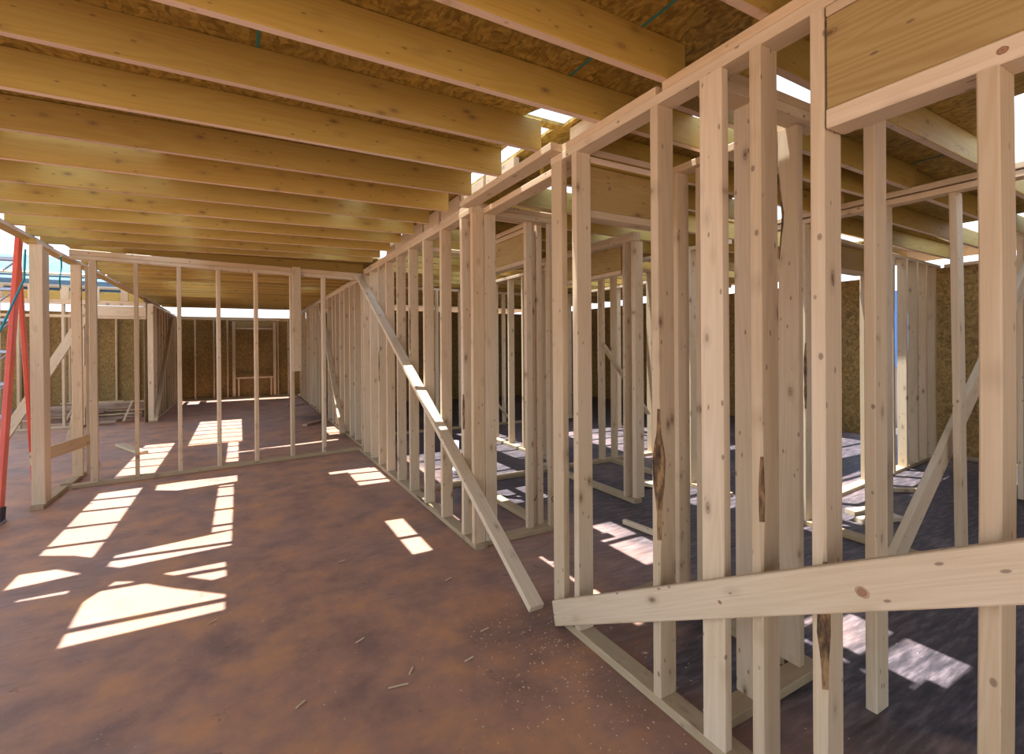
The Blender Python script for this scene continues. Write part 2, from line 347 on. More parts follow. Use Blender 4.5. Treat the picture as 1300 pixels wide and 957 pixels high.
plate('top_plate', XA + .004, XA + .004 + W2, 1.36, 2.03, 2.358, 'short upper top plate ending above the doorway post', 'top plates')
plate('top_plate', XA + .004, XA + .004 + W2, -.6, 1.325, 2.358, 'upper top plate running out of the picture at the top', 'top plates')
plate('sole_plate', XA, XA + W2, -.6, 2.07, 0, 'waney sole plate under the nearest stud wall', 'sole plates', TREATED, wane=.028)
hd = empty('door_header', (XA, .74, 2.0)); tag(hd, 'big built-up header of grainy lumber over the nearest opening, top right', 'header', 'door headers', 'thing')
def hpart(nm, p0, p1, wd, w, t, m, par):
    o = board(nm, p0, p1, wd, w, t, m); o.parent = par; o.matrix_parent_inverse = Matrix.Translation(-par.location); return o
hpart('header_board', (XA + .022, .735, 2.165), (XA + .022, -.55, 2.165), (0, 0, 1), .25, .038, FIRG, hd)
hpart('header_board', (XA + .067, .735, 2.165), (XA + .067, -.55, 2.165), (0, 0, 1), .25, .038, FIRG, hd)
hpart('top_strip', (XA + W2 / 2, .735, 2.304), (XA + W2 / 2, -.55, 2.304), (1, 0, 0), W2, .028, PINE, hd)
hpart('bottom_strip', (XA + W2 / 2, .735, 2.012), (XA + W2 / 2, -.55, 2.012), (1, 0, 0), W2, .052, PINE, hd)

# sloping board nailed across the front of the near studs
b_ = board('brace_board', (1.378, 2.03, .010 + .045), (1.378, -.35, 1.305), (0, 0, 1), .115, .038, PINE, var=3, cut=.03); tag(b_, 'pale sloping board nailed across the near studs, large knot in the middle', 'board', None, 'thing')

def knotmat():
    m, nt, b = mat('knot_rings'); L = nt.links.new
    tc = N(nt, 'ShaderNodeTexCoord'); n = N(nt, 'ShaderNodeTexNoise', i_Scale=60.0); L(tc.outputs['Object'], n.inputs['Vector'])
    ln = N(nt, 'ShaderNodeVectorMath', operation='LENGTH'); L(tc.outputs['Object'], ln.inputs[0])
    ma = N(nt, 'ShaderNodeMath', operation='MULTIPLY_ADD'); L(n.outputs[0], ma.inputs[0]); ma.inputs[1].default_value = .008; L(ln.outputs['Value'], ma.inputs[2])
    mr = N(nt, 'ShaderNodeMapRange', i_From_Min=0.0, i_From_Max=.024); L(ma.outputs[0], mr.inputs[0])
    r = ramp(nt, [(.15, (.20, .09, .04)), (.35, (.34, .18, .09)), (.5, (.24, .12, .06)), (.72, (.42, .26, .15)), (.9, (.5, .34, .2))]); L(mr.outputs[0], r.inputs[0])
    L(r.outputs[0], b.inputs['Base Color']); b.inputs['Roughness'].default_value = .7
    return m
KNOT = knotmat()
def knot(par, loc, nrm, r=.015, asp=1.25):
    bm = bmesh.new(); bmesh.ops.create_uvsphere(bm, u_segments=20, v_segments=8, radius=r)
    for v in bm.verts: v.co.z *= .10; v.co.x *= asp; v.co.y *= 1 + .08 * math.sin(5 * math.atan2(v.co.y, v.co.x))
    me = bpy.data.meshes.new('knot'); bm.to_mesh(me); bm.free(); me.materials.append(KNOT)
    for f in me.polygons: f.use_smooth = True
    o = link('knot', me); q = Vector(nrm).to_track_quat('Z', 'Y').to_matrix().to_4x4(); q.translation = loc; o.matrix_world = q
    bpy.context.view_layer.update(); o.parent = par; o.matrix_parent_inverse = par.matrix_world.inverted()
knot(b_, (1.359, .634, .775), (-1, 0, 0), .014)
knot(b_, (1.359, 1.05, .56), (-1, 0, 0), .006)
knot(hd, (1.4001, .385, 2.012), (-1, 0, 0), .008)
# ------------------------------------------------------------------ two short beams over the doorway
o = board('door_beam', (1.385, 1.98, 2.377), (1.385, 3.10, 2.377), (1, 0, 0), .10, .038, PINE); tag(o, 'warm upper plate bridging the doorway between the two wall ends', 'beam', 'plates over the doorway', 'thing')
o = board('door_beam', (1.535, 1.95, 2.339), (1.535, 3.10, 2.339), (1, 0, 0), .10, .038, PINE); tag(o, 'sky-lit lower plate bridging the doorway behind the warm one', 'beam', 'plates over the doorway', 'thing')
o = board('rim_block', (1.545, 1.75, 2.472), (1.545, 2.08, 2.472), (0, 0, 1), .145, .038, PINE); tag(o, 'short bright block beside the deck opening over the doorway', 'block', None, 'thing')

# ------------------------------------------------------------------ braced wall along the left room
g = 'studs of the braced wall'
ys = [3.08, 3.263, 3.672, 4.087, 4.502, 4.900, 5.328, 5.676, 6.066]
names = ['dark-faced corner post at the near end of the braced wall', 'orange stud just behind the corner post of the braced wall']
for i, y in enumerate(ys):
    lab = names[i] if i < 2 else 'stud of the braced wall, %s behind its corner post' % ORD[i - 1]
    stud(XA, y - .038, lab, g, wane=.012 if i % 3 == 1 else 0, bow=.003 * math.sin(i * 2.3))
stud(XA + .092, 3.042, 'pale post doubled behind the corner post of the braced wall', g)
stud(XA, 6.42, 'pale stud where the open partition meets the braced wall', g)
plate('top_plate', XA, XA + W2, 3.04, 6.36, 2.32, 'top plate over the braced wall', 'top plates')
plate('top_plate', XA + .004, XA + .004 + W2, 3.08, 6.40, 2.358, 'second plate lying over the top plate of the braced wall', 'top plates')
plate('sole_plate', XA, XA + W2, 3.02, 6.72, 0, 'greenish sole plate under the braced wall', 'sole plates', TREATED, wane=.01)
br = board('diagonal_brace', (1.352, 2.165, .02), (1.352, 6.46, 2.33), (1, 0, 0), .086, .038, PINE, var=1); tag(br, 'long diagonal brace from the top of the wall down to the red floor', 'brace', 'diagonal braces', 'thing')

# far part of the wall beyond the partition (X 1.47)
XF = 1.470
g = 'studs of the far wall'
for i, y in enumerate([6.90, 7.347, 7.728, 8.16, 8.549, 8.972, 9.297, 9.83]):
    stud(XF, y - .038, 'stud of the far right wall, %s beyond the partition' % ORD[i], g, bow=.003)
for i, y in enumerate([11.0, 11.417, 12.037, 12.482, 13.219, 14.098, 14.8]):
    stud(XF, y - .038, 'stud past the far doorway on the right, %s beyond the opening' % ORD[i], g)
plate('top_plate', XF, XF + W2, 6.80, 15.5, 2.32, 'top plate over the far right wall beyond the partition', 'top plates')
plate('top_plate', XF, XF + W2, 6.80, 15.5, 2.358, 'upper plate over the far right wall beyond the partition', 'top plates')
plate('sole_plate', XF, XF + W2, 6.80, 9.92, 0, 'sole plate under the far right wall beyond the partition', 'sole plates', TREATED)
plate('sole_plate', XF, XF + W2, 10.9, 15.5, 0, 'sole plate past the far doorway on the right', 'sole plates', TREATED)
hd = empty('door_header', (XF, 9.95, 2.0)); tag(hd, 'small header over the doorway of the far right wall', 'header', 'door headers', 'thing')
hpart('header_board', (XF + .045, 9.84, 2.22), (XF + .045, 10.95, 2.22), (0, 0, 1), .19, .076, FIRG, hd)
hpart('bottom_strip', (XF + .045, 9.84, 2.105), (XF + .045, 10.95, 2.105), (1, 0, 0), W2, .038, PINE, hd)
o = board('diagonal_brace', (1.42, 8.02, .03), (1.42, 10.35, 2.26), (1, 0, 0), .086, .038, PINE); tag(o, 'sunlit diagonal brace behind the partition, leaning on the far right wall', 'brace', 'diagonal braces', 'thing')

# ------------------------------------------------------------------ open partition across the left room
g = 'studs of the open partition'
pa, pb = Vector((-1.47, 6.37, 0)), Vector((1.40, 6.74, 0)); pd = (pb - pa).normalized(); pn = Vector((-pd.y, pd.x, 0))
def onpart(x): return pa + pd * ((x - pa.x) / pd.x)
for i, x in enumerate((-.97, -.594, -.222, .164, .563, .944)):
    c = onpart(x + .02) + pn * .045
    o = board('wall_stud', (c.x, c.y, ZS), (c.x, c.y, 2.30), pn, W2, T2, PINE)
    tag(o, 'slim stud of the open partition, %s counting from the ladder side' % ORD[i], 'stud', g, 'thing')
c = onpart(-1.295) + pn * .045
o = board('wall_stud', (c.x, c.y, ZS), (c.x, c.y, 2.30), pn, W2, .06, PINE); tag(o, 'thick end stud of the open partition, nearest the ladder', 'stud', g, 'thing')
for nm, z, lab in (('sole_plate', 0, 'sole plate of the open partition across the left room'), ('top_plate', 2.30, 'top plate of the open partition across the left room')):
    a, b = pa + pn * .045, pb + pn * .045
    o = board(nm, (a.x, a.y, z + .019), (b.x, b.y, z + .019), pn, W2, T2, TREATED if z == 0 else PINE); tag(o, lab, 'plate', 'sole plates' if z == 0 else 'top plates', 'thing')
c = onpart(.625) - pn * .025
o = board('hanging_board', (c.x, c.y, 1.10), (c.x, c.y, 2.40), pd, .10, .03, PINE); tag(o, 'short upright board nailed high on a partition stud, bottom end free', 'board', None, 'thing')
a, b = onpart(-1.47) + pn * .05, onpart(1.4) + pn * .05
o = board('partition_beam', (a.x, a.y + .0, 2.367), (b.x, b.y + .0, 2.367), pn, .10, .055, PINE); tag(o, 'sky-lit beam lying along the top of the open partition', 'beam', None, 'thing')

# ------------------------------------------------------------------ left side: posts, plates, outer beam
g = 'studs of the left side wall'
stud(-1.590, 5.742, 'grey outer post of the built-up corner beside the red ladder', g, z0=.03, name='corner_post')
stud(-1.590, 5.782, 'orange flat post in the built-up corner beside the red ladder', g, flat=True, w=.14, t=.086, z1=2.28, name='corner_post')
stud(-1.56, 6.80, 'wide stud behind the corner posts, low board nailed to it', g, z1=2.30)
stud(-1.455, 6.86, 'narrow stud behind the wide one near the partition end', g, flat=True, z1=2.30)
plate('sole_plate', -1.590, -1.500, 5.70, 6.40, 0, 'short sole plate under the corner posts by the ladder', 'sole plates', TREATED)
plate('sole_plate', -1.585, -1.49, 6.50, 7.60, 0, 'short sole plate behind the partition on the left', 'sole plates', TREATED)
plate('top_plate', -1.66, -1.57, 1.2, 6.32, 2.358, 'orange outer beam carrying the left ends of the joists', 'top plates', JOIST)
plate('top_plate', -1.62, -1.53, 5.70, 7.0, 2.32, 'short plate on top of the corner posts by the ladder', 'top plates', JOIST)
plate('top_plate', -1.66, -1.57, 7.2, 13.6, 2.358, 'outer beam under the far joists on the left', 'top plates', JOIST)
o = board('low_board', (-1.66, 6.00, .40), (-1.42, 6.80, .42), (0, 0, 1), .12, .025, PINE); tag(o, 'short low board nailed between the left posts', 'board', None, 'thing')

# far room left wall
g = 'studs of the far left wall'
for i in range(10):
    y = 11.30 + .42 * i
    stud(-1.50, y, 'pale near end post of the far left wall' if i == 0 else 'stud of the far left wall, %s behind its end post' % ORD[i - 1], g, z1=2.20, flat=False)
plate('top_plate', -1.50, -1.41, 11.3, 15.5, 2.20, 'top plate of the far left wall', 'top plates')
plate('sole_plate', -1.50, -1.41, 11.3, 15.5, 0, 'sole plate of the far left wall', 'sole plates', TREATED)
o = board('diagonal_brace', (-1.38, 11.25, .03), (-1.38, 13.9, 2.1), (1, 0, 0), .06, .038, PINE); tag(o, 'brace leaning against the far left wall', 'brace', 'diagonal braces', 'thing')

# back wall studs and boarded window
g = 'studs of the back wall'
for i, x in enumerate((-1.05, -.62, -.30, .95, 1.22)):
    stud(x, 15.44, 'stud on the back wall, %s counting from the left' % ORD[i], g, flat=True, z1=2.16)
for nm, z in (('sole_plate', 0), ('top_plate', 2.16), ('top_plate', 2.198)):
    plate(nm, -1.4, 1.45, 15.44, 15.53, z, {0: 'sole plate along the back wall', 2.16: 'lower pale top plate of the back wall', 2.198: 'upper pale top plate of the back wall'}[z], 'sole plates' if z == 0 else 'top plates', TREATED if z == 0 else PINE)
wf_ = empty('boarded_window', (0, 15.42, 0)); tag(wf_, 'rough framed window opening boarded over, in the back wall', 'window', None, 'thing')
for nm, p0, p1, wd in (('jamb', (-.13, 15.43, .05), (-.13, 15.43, 2.12), (1, 0, 0)), ('jamb', (.88, 15.43, .05), (.88, 15.43, 2.12), (1, 0, 0)),
                       ('head', (-.08, 15.43, 1.93), (.83, 15.43, 1.93), (0, 0, 1)), ('sill', (-.08, 15.43, .56), (.83, 15.43, .56), (0, 0, 1)),
                       ('cripple', (-.02, 15.43, .05), (-.02, 15.43, .54), (1, 0, 0)), ('cripple', (.40, 15.43, .05), (.40, 15.43, .54), (1, 0, 0)), ('cripple', (.79, 15.43, .05), (.79, 15.43, .54), (1, 0, 0))):
    hpart(nm, p0, p1, wd, .075 if nm == 'jamb' else .045, .05, PINE, wf_)
hpart('header_board', (-.08, 15.45, 2.05), (.83, 15.45, 2.05), (0, 0, 1), .17, .04, FIRG, wf_)

# ------------------------------------------------------------------ joists over the left room
g = 'joists over the left room'
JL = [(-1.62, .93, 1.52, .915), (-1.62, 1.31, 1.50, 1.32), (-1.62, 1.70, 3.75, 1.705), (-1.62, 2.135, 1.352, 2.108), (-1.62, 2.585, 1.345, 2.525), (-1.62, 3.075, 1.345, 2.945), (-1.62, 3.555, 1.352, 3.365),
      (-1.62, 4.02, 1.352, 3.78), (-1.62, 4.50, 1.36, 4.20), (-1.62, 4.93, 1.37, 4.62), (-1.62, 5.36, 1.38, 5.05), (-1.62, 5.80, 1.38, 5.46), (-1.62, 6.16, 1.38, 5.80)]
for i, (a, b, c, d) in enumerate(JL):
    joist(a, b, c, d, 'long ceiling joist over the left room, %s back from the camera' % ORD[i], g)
g = 'joists over the far room'
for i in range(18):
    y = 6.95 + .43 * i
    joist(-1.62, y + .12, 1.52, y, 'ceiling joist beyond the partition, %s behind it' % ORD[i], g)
# rim blocks standing between joist ends on the wall
g = 'joist end blocks'
for i in range(4, 12):
    y0, y1 = JL[i - 1][3] + .02, JL[i][3] - .02
    if i > 4:
        o = board('joist_block', (1.468, y0 + .0, 2.470), (1.468, y1, 2.470), (0, 0, 1), .14, .038, PINE)
        tag(o, 'short block on the wall plate between joist ends, %s in its row' % ORD[i - 5], 'block', g, 'thing')

# ------------------------------------------------------------------ cross walls and closets right of the wall
g = 'studs of the small cross wall'
stud(1.705, 1.155, 'stud of the short cross wall, orange wide face', g, flat=True, wane=.010)
stud(2.045, 1.190, 'wide stud with a wavy barky edge at the cross wall end', g, flat=True, wane=.026, flip=True)
plate('sole_plate', 1.50, 2.15, 1.15, 1.24, 0, 'sole plate of the short cross wall behind the near studs', 'sole plates', TREATED)
plate('top_plate', 1.50, 2.20, 1.15, 1.24, 2.32, 'lower top plate of the short cross wall', 'top plates')
plate('top_plate', 1.50, 2.20, 1.15, 1.24, 2.358, 'upper top plate of the short cross wall', 'top plates')
stud(2.03, .90, 'two-toned stud behind the big header, blue-lit edge', 'studs of the hall wall', wane=0)
stud(2.05, 1.835, 'first stud at the hall doorway, dark orange side', 'studs of the hall wall')
stud(2.09, 1.715, 'second stud at the hall doorway, mauve side', 'studs of the hall wall')
plate('top_plate', 2.05, 2.139, 1.25, 1.95, 2.32, 'top plate over the hall doorway studs', 'top plates')
plate('sole_plate', 1.50, 2.20, 1.96, 2.05, 0, 'sole plate on the floor across the hall behind the doorway post', 'sole plates', TREATED)
plate('sole_plate', 2.05, 2.139, 1.26, 1.94, 0, 'sole plate under the hall doorway studs', 'sole plates', TREATED)
hd = empty('door_header', (1.5, 1.95, 2.0)); tag(hd, 'brown header between the doorway post and the hall studs, dark knot', 'header', 'door headers', 'thing')
hpart('header_board', (1.50, 1.945, 2.185), (2.04, 1.945, 2.185), (0, 0, 1), .22, .038, FIRG, hd)
hpart('top_strip', (1.50, 1.945, 2.315), (2.04, 1.945, 2.315), (0, 1, 0), W2, .036, JOIST, hd)
hpart('bottom_strip', (1.50, 1.945, 2.05), (2.04, 1.945, 2.05), (0, 1, 0), W2, .038, PINE, hd)
knot(hd, (1.66, 1.9255, 2.20), (0, -1, 0), .010, 1.7)
plate('top_plate', 1.50, 2.20, 1.90, 1.99, 2.336, 'top plate over the brown hall header', 'top plates', JOIST)

# closet behind the corner post
g = 'studs of the closet'
plate('sole_plate', 1.49, 2.10, 3.05, 3.14, 0, 'short sole plate returning from the corner post', 'sole plates', TREATED)
plate('top_plate', 1.49, 2.10, 3.05, 3.14, 2.32, 'lower top plate returning over the closet front', 'top plates')
plate('top_plate', 1.42, 2.10, 3.05, 3.14, 2.358, 'upper top plate returning over the closet front', 'top plates')
stud(1.865, 3.10, 'first of the clustered closet studs, pale mauve', g, w=.055)
stud(1.925, 3.15, 'second of the clustered closet studs', g, w=.05)
stud(1.980, 3.13, 'orange stud inside the closet corner cluster', g, w=.045)
stud(2.035, 3.055, 'outer closet stud at the right end of the cluster', g, w=.06)
plate('sole_plate', 1.985, 2.074, 3.15, 4.25, 0, 'sole plate along the closet side', 'sole plates', TREATED)
stud(1.985, 4.08, 'closet stud at the back side of its doorway', g, w=.075)
hd = empty('door_header', (1.98, 3.2, 2.0)); tag(hd, 'yellow-brown header on the closet side behind the corner post', 'header', 'door headers', 'thing')
hpart('header_board', (2.0, 3.20, 2.19), (2.0, 4.08, 2.19), (0, 0, 1), .21, .038, FIRG, hd)
hpart('top_strip', (2.02, 3.20, 2.315), (2.02, 4.08, 2.315), (1, 0, 0), W2, .036, PINE, hd)
hpart('bottom_strip', (2.02, 3.20, 2.068), (2.02, 4.08, 2.068), (1, 0, 0), W2, .035, PINE, hd)
plate('top_plate', 1.985, 2.074, 3.15, 4.60, 2.345, 'top plate along the closet side', 'top plates')

# rooms beyond the closet
plate('sole_plate', 1.50, 3.2, 4.48, 4.57, 0, 'sole plate crossing behind the closet', 'sole plates', TREATED)
plate('top_plate', 1.50, 3.2, 4.48, 4.57, 2.32, 'top plate crossing behind the closet', 'top plates')
stud(3.05, 4.56, 'knotty stud seen left of the doorway post, behind the closet', 'studs of the rooms behind', flat=True)
g = 'studs of the rooms behind'
for i, (x, y) in enumerate(((3.30, 6.45), (3.28, 5.93), (3.28, 5.55), (3.28, 5.1))):
    stud(x, y, 'stud of the middle room wall, %s from its far end' % ORD[i], g)
plate('sole_plate', 3.26, 3.35, 4.62, 6.6, 0, 'sole plate of the middle room wall', 'sole plates', TREATED)
plate('top_plate', 3.26, 3.35, 4.62, 6.6, 2.32, 'top plate of the middle room wall', 'top plates')
# wall with header at X 3.0
stud(3.02, 3.31, 'narrow stud beside the bright-topped post', 'studs of the bright post wall', t=.03)
stud(3.06, 3.22, 'post with a sunlit white top between the near studs', 'studs of the bright post wall', w=.10, t=.05)
plate('sole_plate', 3.02, 3.109, 3.20, 4.75, 0, 'yellowish sole plate leading to the bright-topped post', 'sole plates', TREATED)
plate('top_plate', 3.02, 3.109, 3.20, 4.75, 2.32, 'lower top plate leading to the bright-topped post', 'top plates')
plate('top_plate', 3.02, 3.109, 3.20, 4.75, 2.358, 'upper top plate leading to the bright-topped post', 'top plates')
hd = empty('door_header', (3.0, 3.35, 2.0)); tag(hd, 'knotty header beside the bright-topped post', 'header', 'door headers', 'thing')
hpart('header_board', (3.04, 3.36, 2.19), (3.04, 4.30, 2.19), (0, 0, 1), .22, .038, FIRG, hd)
hpart('bottom_strip', (3.06, 3.36, 2.06), (3.06, 4.30, 2.06), (1, 0, 0), W2, .036, PINE, hd)
stud(3.03, 4.31, 'stud at the far side of the knotty header opening', 'studs of the bright post wall')
g = 'studs of the small back rooms'
for i, x in enumerate((3.56, 3.76, 3.95, 4.15, 4.55, 4.95)):
    stud(x, 4.50, 'stud of the small back room, %s from the left' % ORD[i], g, flat=True)
plate('sole_plate', 3.3, 5.4, 4.50, 4.59, 0, 'sole plate of the small back room', 'sole plates', TREATED)
plate('top_plate', 3.3, 5.4, 4.50, 4.59, 2.32, 'top plate of the small back room', 'top plates')
for i, (x, y) in enumerate(((3.86, 4.1), (3.86, 3.72), (3.86, 3.3))):
    stud(x, y, 'pale stud right of the bright-topped post, %s from the back' % ORD[i], g)
plate('sole_plate', 3.86, 3.949, 2.9, 4.49, 0, 'sole plate right of the bright-topped post', 'sole plates', TREATED)
plate('top_plate', 3.86, 3.949, 2.9, 4.49, 2.32, 'top plate right of the bright-topped post', 'top plates')
# distant rows
g = 'studs far behind'
for i in range(9):
    stud(2.0 + .42 * i, 7.6, 'distant stud behind the closet, %s from the left' % ORD[i], g, flat=True)
plate('top_plate', 1.6, 5.8, 7.6, 7.69, 2.32, 'distant top plate behind the closet', 'top plates')
plate('sole_plate', 1.6, 5.8, 7.6, 7.69, 0, 'distant sole plate behind the closet', 'sole plates', TREATED)
for i in range(7):
    stud(5.35, 4.7 + .45 * i, 'distant stud in the long side row, %s from its near end' % ORD[i], g)
plate('top_plate', 5.35, 5.44, 4.6, 7.7, 2.32, 'distant top plate over the long side row', 'top plates')
for i in range(8):
    stud(3.9 + .45 * i, 11.85, 'stud on the farthest strand board wall, %s from the left' % ORD[i], g, flat=True)
o = board('diagonal_brace', (4.2, 7.5, .05), (3.3, 7.5, 1.1), (0, 1, 0), .06, .03, PINE); tag(o, 'small brace low behind the middle rooms', 'brace', 'diagonal braces', 'thing')
o = board('diagonal_brace', (4.4, 4.42, .55), (3.7, 4.42, 1.4), (0, 1, 0), .07, .03, PINE); tag(o, 'white-lit brace between the near studs, far room behind', 'brace', 'diagonal braces', 'thing')

# ------------------------------------------------------------------ right room: inner wall at X 3.8
g = 'studs of the right inner wall'
stud(3.79, 1.615, 'straight stud of the right inner wall, nearest the leaning plank', g)
stud(3.80, 1.225, 'slightly leaning stud with a dark split, right of the leaning plank', g, lean=(.02, .035), bow=-.004)
stud(3.79, 2.15, 'waney stud of the right inner wall, seen between near studs', g, wane=.02)
stud(5.90, 1.50, 'stud cut by the right edge of the picture', g, w=.10)
plate('top_plate', 3.79, 3.879, -.9, 2.70, 2.32, 'lower top plate of the right inner wall', 'top plates')
plate('top_plate', 3.785, 3.874, -.9, 2.70, 2.366, 'upper top plate of the right inner wall, gap beneath', 'top plates')
plate('sole_plate', 3.79, 3.879, -.9, 2.75, 0, 'sole plate of the right inner wall on the dark floor', 'sole plates', TREATED, wane=.012)
o = board('leaning_plank', (3.04, 1.325, .07), (5.35, 1.325, 1.98), (-.6, 0, .75), .125, .038, PINE); tag(o, 'long plank leaning up to the right across the dark floor', 'plank', None, 'thing')
# outer wall with daylight between studs
g = 'studs of the outer wall'
xs = [(5.42, 2.45), (5.95, 2.47), (6.36, 2.52), (6.72, 2.56), (7.05, 2.60), (7.37, 2.63)]
for i, (x, y) in enumerate(xs):
    stud(x, y, 'stud of the outer wall with daylight between, %s from the left' % ORD[i], g, flat=True, wane=.018 if i < 3 else 0, bow=.003)
for z, nm, lab in ((2.32, 'top_plate', 'top plate of the daylit outer wall'), (0, 'sole_plate', 'sole plate of the daylit outer wall')):
    o = board(nm, (4.4, 2.40, z + .019), (7.6, 2.70, z + .019), (0, 1, 0), W2, T2, TREATED if z == 0 else PINE); tag(o, lab, 'plate', 'sole plates' if z == 0 else 'top plates', 'thing')
hd = empty('door_header', (4.5, 2.5, 2.0)); tag(hd, 'dark header at the left end of the outer wall', 'header', 'door headers', 'thing')
hpart('header_board', (4.45, 2.46, 2.21), (5.40, 2.52, 2.21), (0, 0, 1), .21, .07, JOIST, hd)
hpart('bottom_strip', (4.45, 2.46, 2.088), (5.40, 2.52, 2.088), (0, 1, 0), W2, .034, PINE, hd)
stud(4.42, 2.40, 'pale stud under the left end of the dark header', g, flat=True, z1=2.07, bow=.004)
# studs on the right strand board wall
g = 'studs of the right boarded wall'
for i, y in enumerate((1.98, 1.50, 1.02, .55)):
    stud(7.53, y, 'stud against the right strand board wall, %s from the corner' % ORD[i], g)
plate('top_plate', 7.53, 7.62, -1.2, 2.6, 2.32, 'top plate along the right strand board wall', 'top plates')
plate('sole_plate', 7.53, 7.62, -1.2, 2.6, 0, 'sole plate along the right strand board wall', 'sole plates', TREATED)
o = board('low_rail', (6.6, 1.62, .16), (7.5, 1.05, .42), (0, 0, 1), .10, .03, PINE); tag(o, 'short rail propped low against the right strand board wall', 'board', None, 'thing')

# joists over right rooms
g = 'joists over the right rooms'
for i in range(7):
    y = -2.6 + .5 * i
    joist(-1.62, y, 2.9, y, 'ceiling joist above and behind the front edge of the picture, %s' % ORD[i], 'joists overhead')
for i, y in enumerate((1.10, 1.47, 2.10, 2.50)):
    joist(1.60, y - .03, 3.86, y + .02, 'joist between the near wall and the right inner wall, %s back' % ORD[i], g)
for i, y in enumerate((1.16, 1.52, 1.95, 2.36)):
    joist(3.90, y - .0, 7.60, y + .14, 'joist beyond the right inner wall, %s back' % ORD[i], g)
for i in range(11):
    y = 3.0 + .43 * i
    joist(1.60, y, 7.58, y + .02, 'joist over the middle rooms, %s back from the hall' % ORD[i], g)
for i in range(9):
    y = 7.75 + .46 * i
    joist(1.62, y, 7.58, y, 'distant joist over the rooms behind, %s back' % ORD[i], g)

# ------------------------------------------------------------------ left wing beyond the ladder
g = 'studs of the left wing'
plate('top_plate', -5.4, -1.52, 11.30, 11.39, 2.19, 'sunlit lower top plate of the left wing', 'top plates')
plate('top_plate', -5.4, -1.52, 11.30, 11.39, 2.228, 'sunlit upper top plate of the left wing', 'top plates')
hd = empty('door_header', (-2.4, 11.35, 2.0)); tag(hd, 'mauve header over the wide opening of the left wing', 'header', 'door headers', 'thing')
hpart('header_board', (-2.40, 11.33, 2.085), (-1.52, 11.33, 2.085), (0, 0, 1), .19, .05, PINE, hd)
hpart('bottom_strip', (-2.40, 11.345, 1.965), (-1.52, 11.345, 1.965), (0, 1, 0), W2, .045, PINE, hd)
for i, x in enumerate((-3.55, -3.30, -2.72, -2.45)):
    stud(x, 11.31, 'stud of the left wing, %s from the left' % ORD[i], g, flat=True, z1=2.19)
plate('sole_plate', -5.4, -2.45, 11.30, 11.39, 0, 'pale sole plate along the left wing', 'sole plates')
o = board('window_rail', (-5.2, 11.33, 1.98), (-2.48, 11.33, 1.98), (0, 0, 1), .05, .04, PINE); tag(o, 'thin pale rail under the top plates of the left wing', 'rail', None, 'thing')
for i in range(8):
    stud(-5.0 + .45 * i, 15.70, 'stud on the strand board wall behind the scrap, %s from the left' % ORD[i], 'studs behind the scrap pile', flat=True, z1=2.3)
o = board('diagonal_brace', (-2.55, 8.2, .25), (-1.75, 8.6, 1.98), (1, 0, 0), .11, .035, PINE); tag(o, 'blue-lit diagonal brace behind the red ladder', 'brace', 'diagonal braces', 'thing')
o = board('diagonal_brace', (-2.15, 9.4, .05), (-1.9, 9.1, 1.15), (1, 0, 0), .14, .02, PINE); tag(o, 'short brown plank propped behind the corner post', 'brace', 'diagonal braces', 'thing')
# neighbour roof
nr = empty('wing_roof', (-4, 13.4, 2.5)); tag(nr, 'pale blue roof slope of the wing beyond the ladder', 'roof', None, 'thing')
o = board('roof_panel', (-9.5, 15.2, 3.20), (-1.75, 15.2, 3.20), (0, 3.8, 1.25), 4.0, .03, ROOFB); o.parent = nr; o.matrix_parent_inverse = Matrix.Translation(-nr.location)
for yy, zz in ((13.5, 2.66), (14.7, 3.06)):
    hpart('batten', (-9.5, yy, zz + .05), (-1.75, yy, zz + .05), (0, 3, 1), .14, .04, PINE, nr)
for i in range(9):
    x = -5.2 + .42 * i
    o = board('truss_block', (x, 11.35, 2.27), (x, 11.35, 2.50), (1, 0, 0), .11, .05, PINE); tag(o, 'short bright truss heel on the wing plate, %s from the left' % ORD[i], 'block', 'truss heels on the left wing', 'thing')
hpart('fascia', (-9, 13.3, 2.50), (-1.7, 13.3, 2.50), (0, 0, 1), .20, .05, JOIST, nr)

# ladder
ld = empty('ladder', (-1.70, 5.43, 0)); tag(ld, 'tall red fibreglass ladder with aluminium rungs at the left edge', 'ladder', None, 'thing')
def lp(o): o.parent = ld; o.matrix_parent_inverse = Matrix.Translation(-ld.location); return o
lp(board('side_rail', (-1.69, 5.42, .10), (-1.70, 5.92, 2.42), (0, 1, 0), .085, .034, REDF, var=9))
lp(board('side_rail', (-2.15, 5.42, .10), (-2.13, 5.92, 2.42), (0, 1, 0), .085, .034, REDF, var=9))
for i in range(8):
    z = .30 + .27 * i; y = 5.42 + .5 * (z - .1) / 2.32
    lp(board('rung', (-2.14, y, z), (-1.70, y, z), (0, 1, 0), .075, .028, ALU, var=9))
    lp(board('rung_gusset', (-1.80, y + .02, z - .10), (-1.715, y + .02, z - .012), (0, 1, 0), .02, .01, ALU, var=9))
lp(board('rear_rail', (-1.735, 6.35, .04), (-1.72, 5.96, 2.20), (1, 0, 0), .03, .05, REDF, var=9))
for x in (-1.69, -2.15):
    f = lp(board('rubber_foot', (x, 5.40, 0), (x, 5.425, .13), (0, 1, 0), .10, .05, RUBBER, var=9))
    p_ = board('foot_pad', (x, 5.34, .012), (x, 5.47, .012), (1, 0, 0), .055, .022, ALU, var=9); p_.parent = f; p_.matrix_parent_inverse = f.matrix_world.inverted() if False else Matrix()
    bpy.context.view_layer.update(); p_.matrix_parent_inverse = f.matrix_world.inverted()
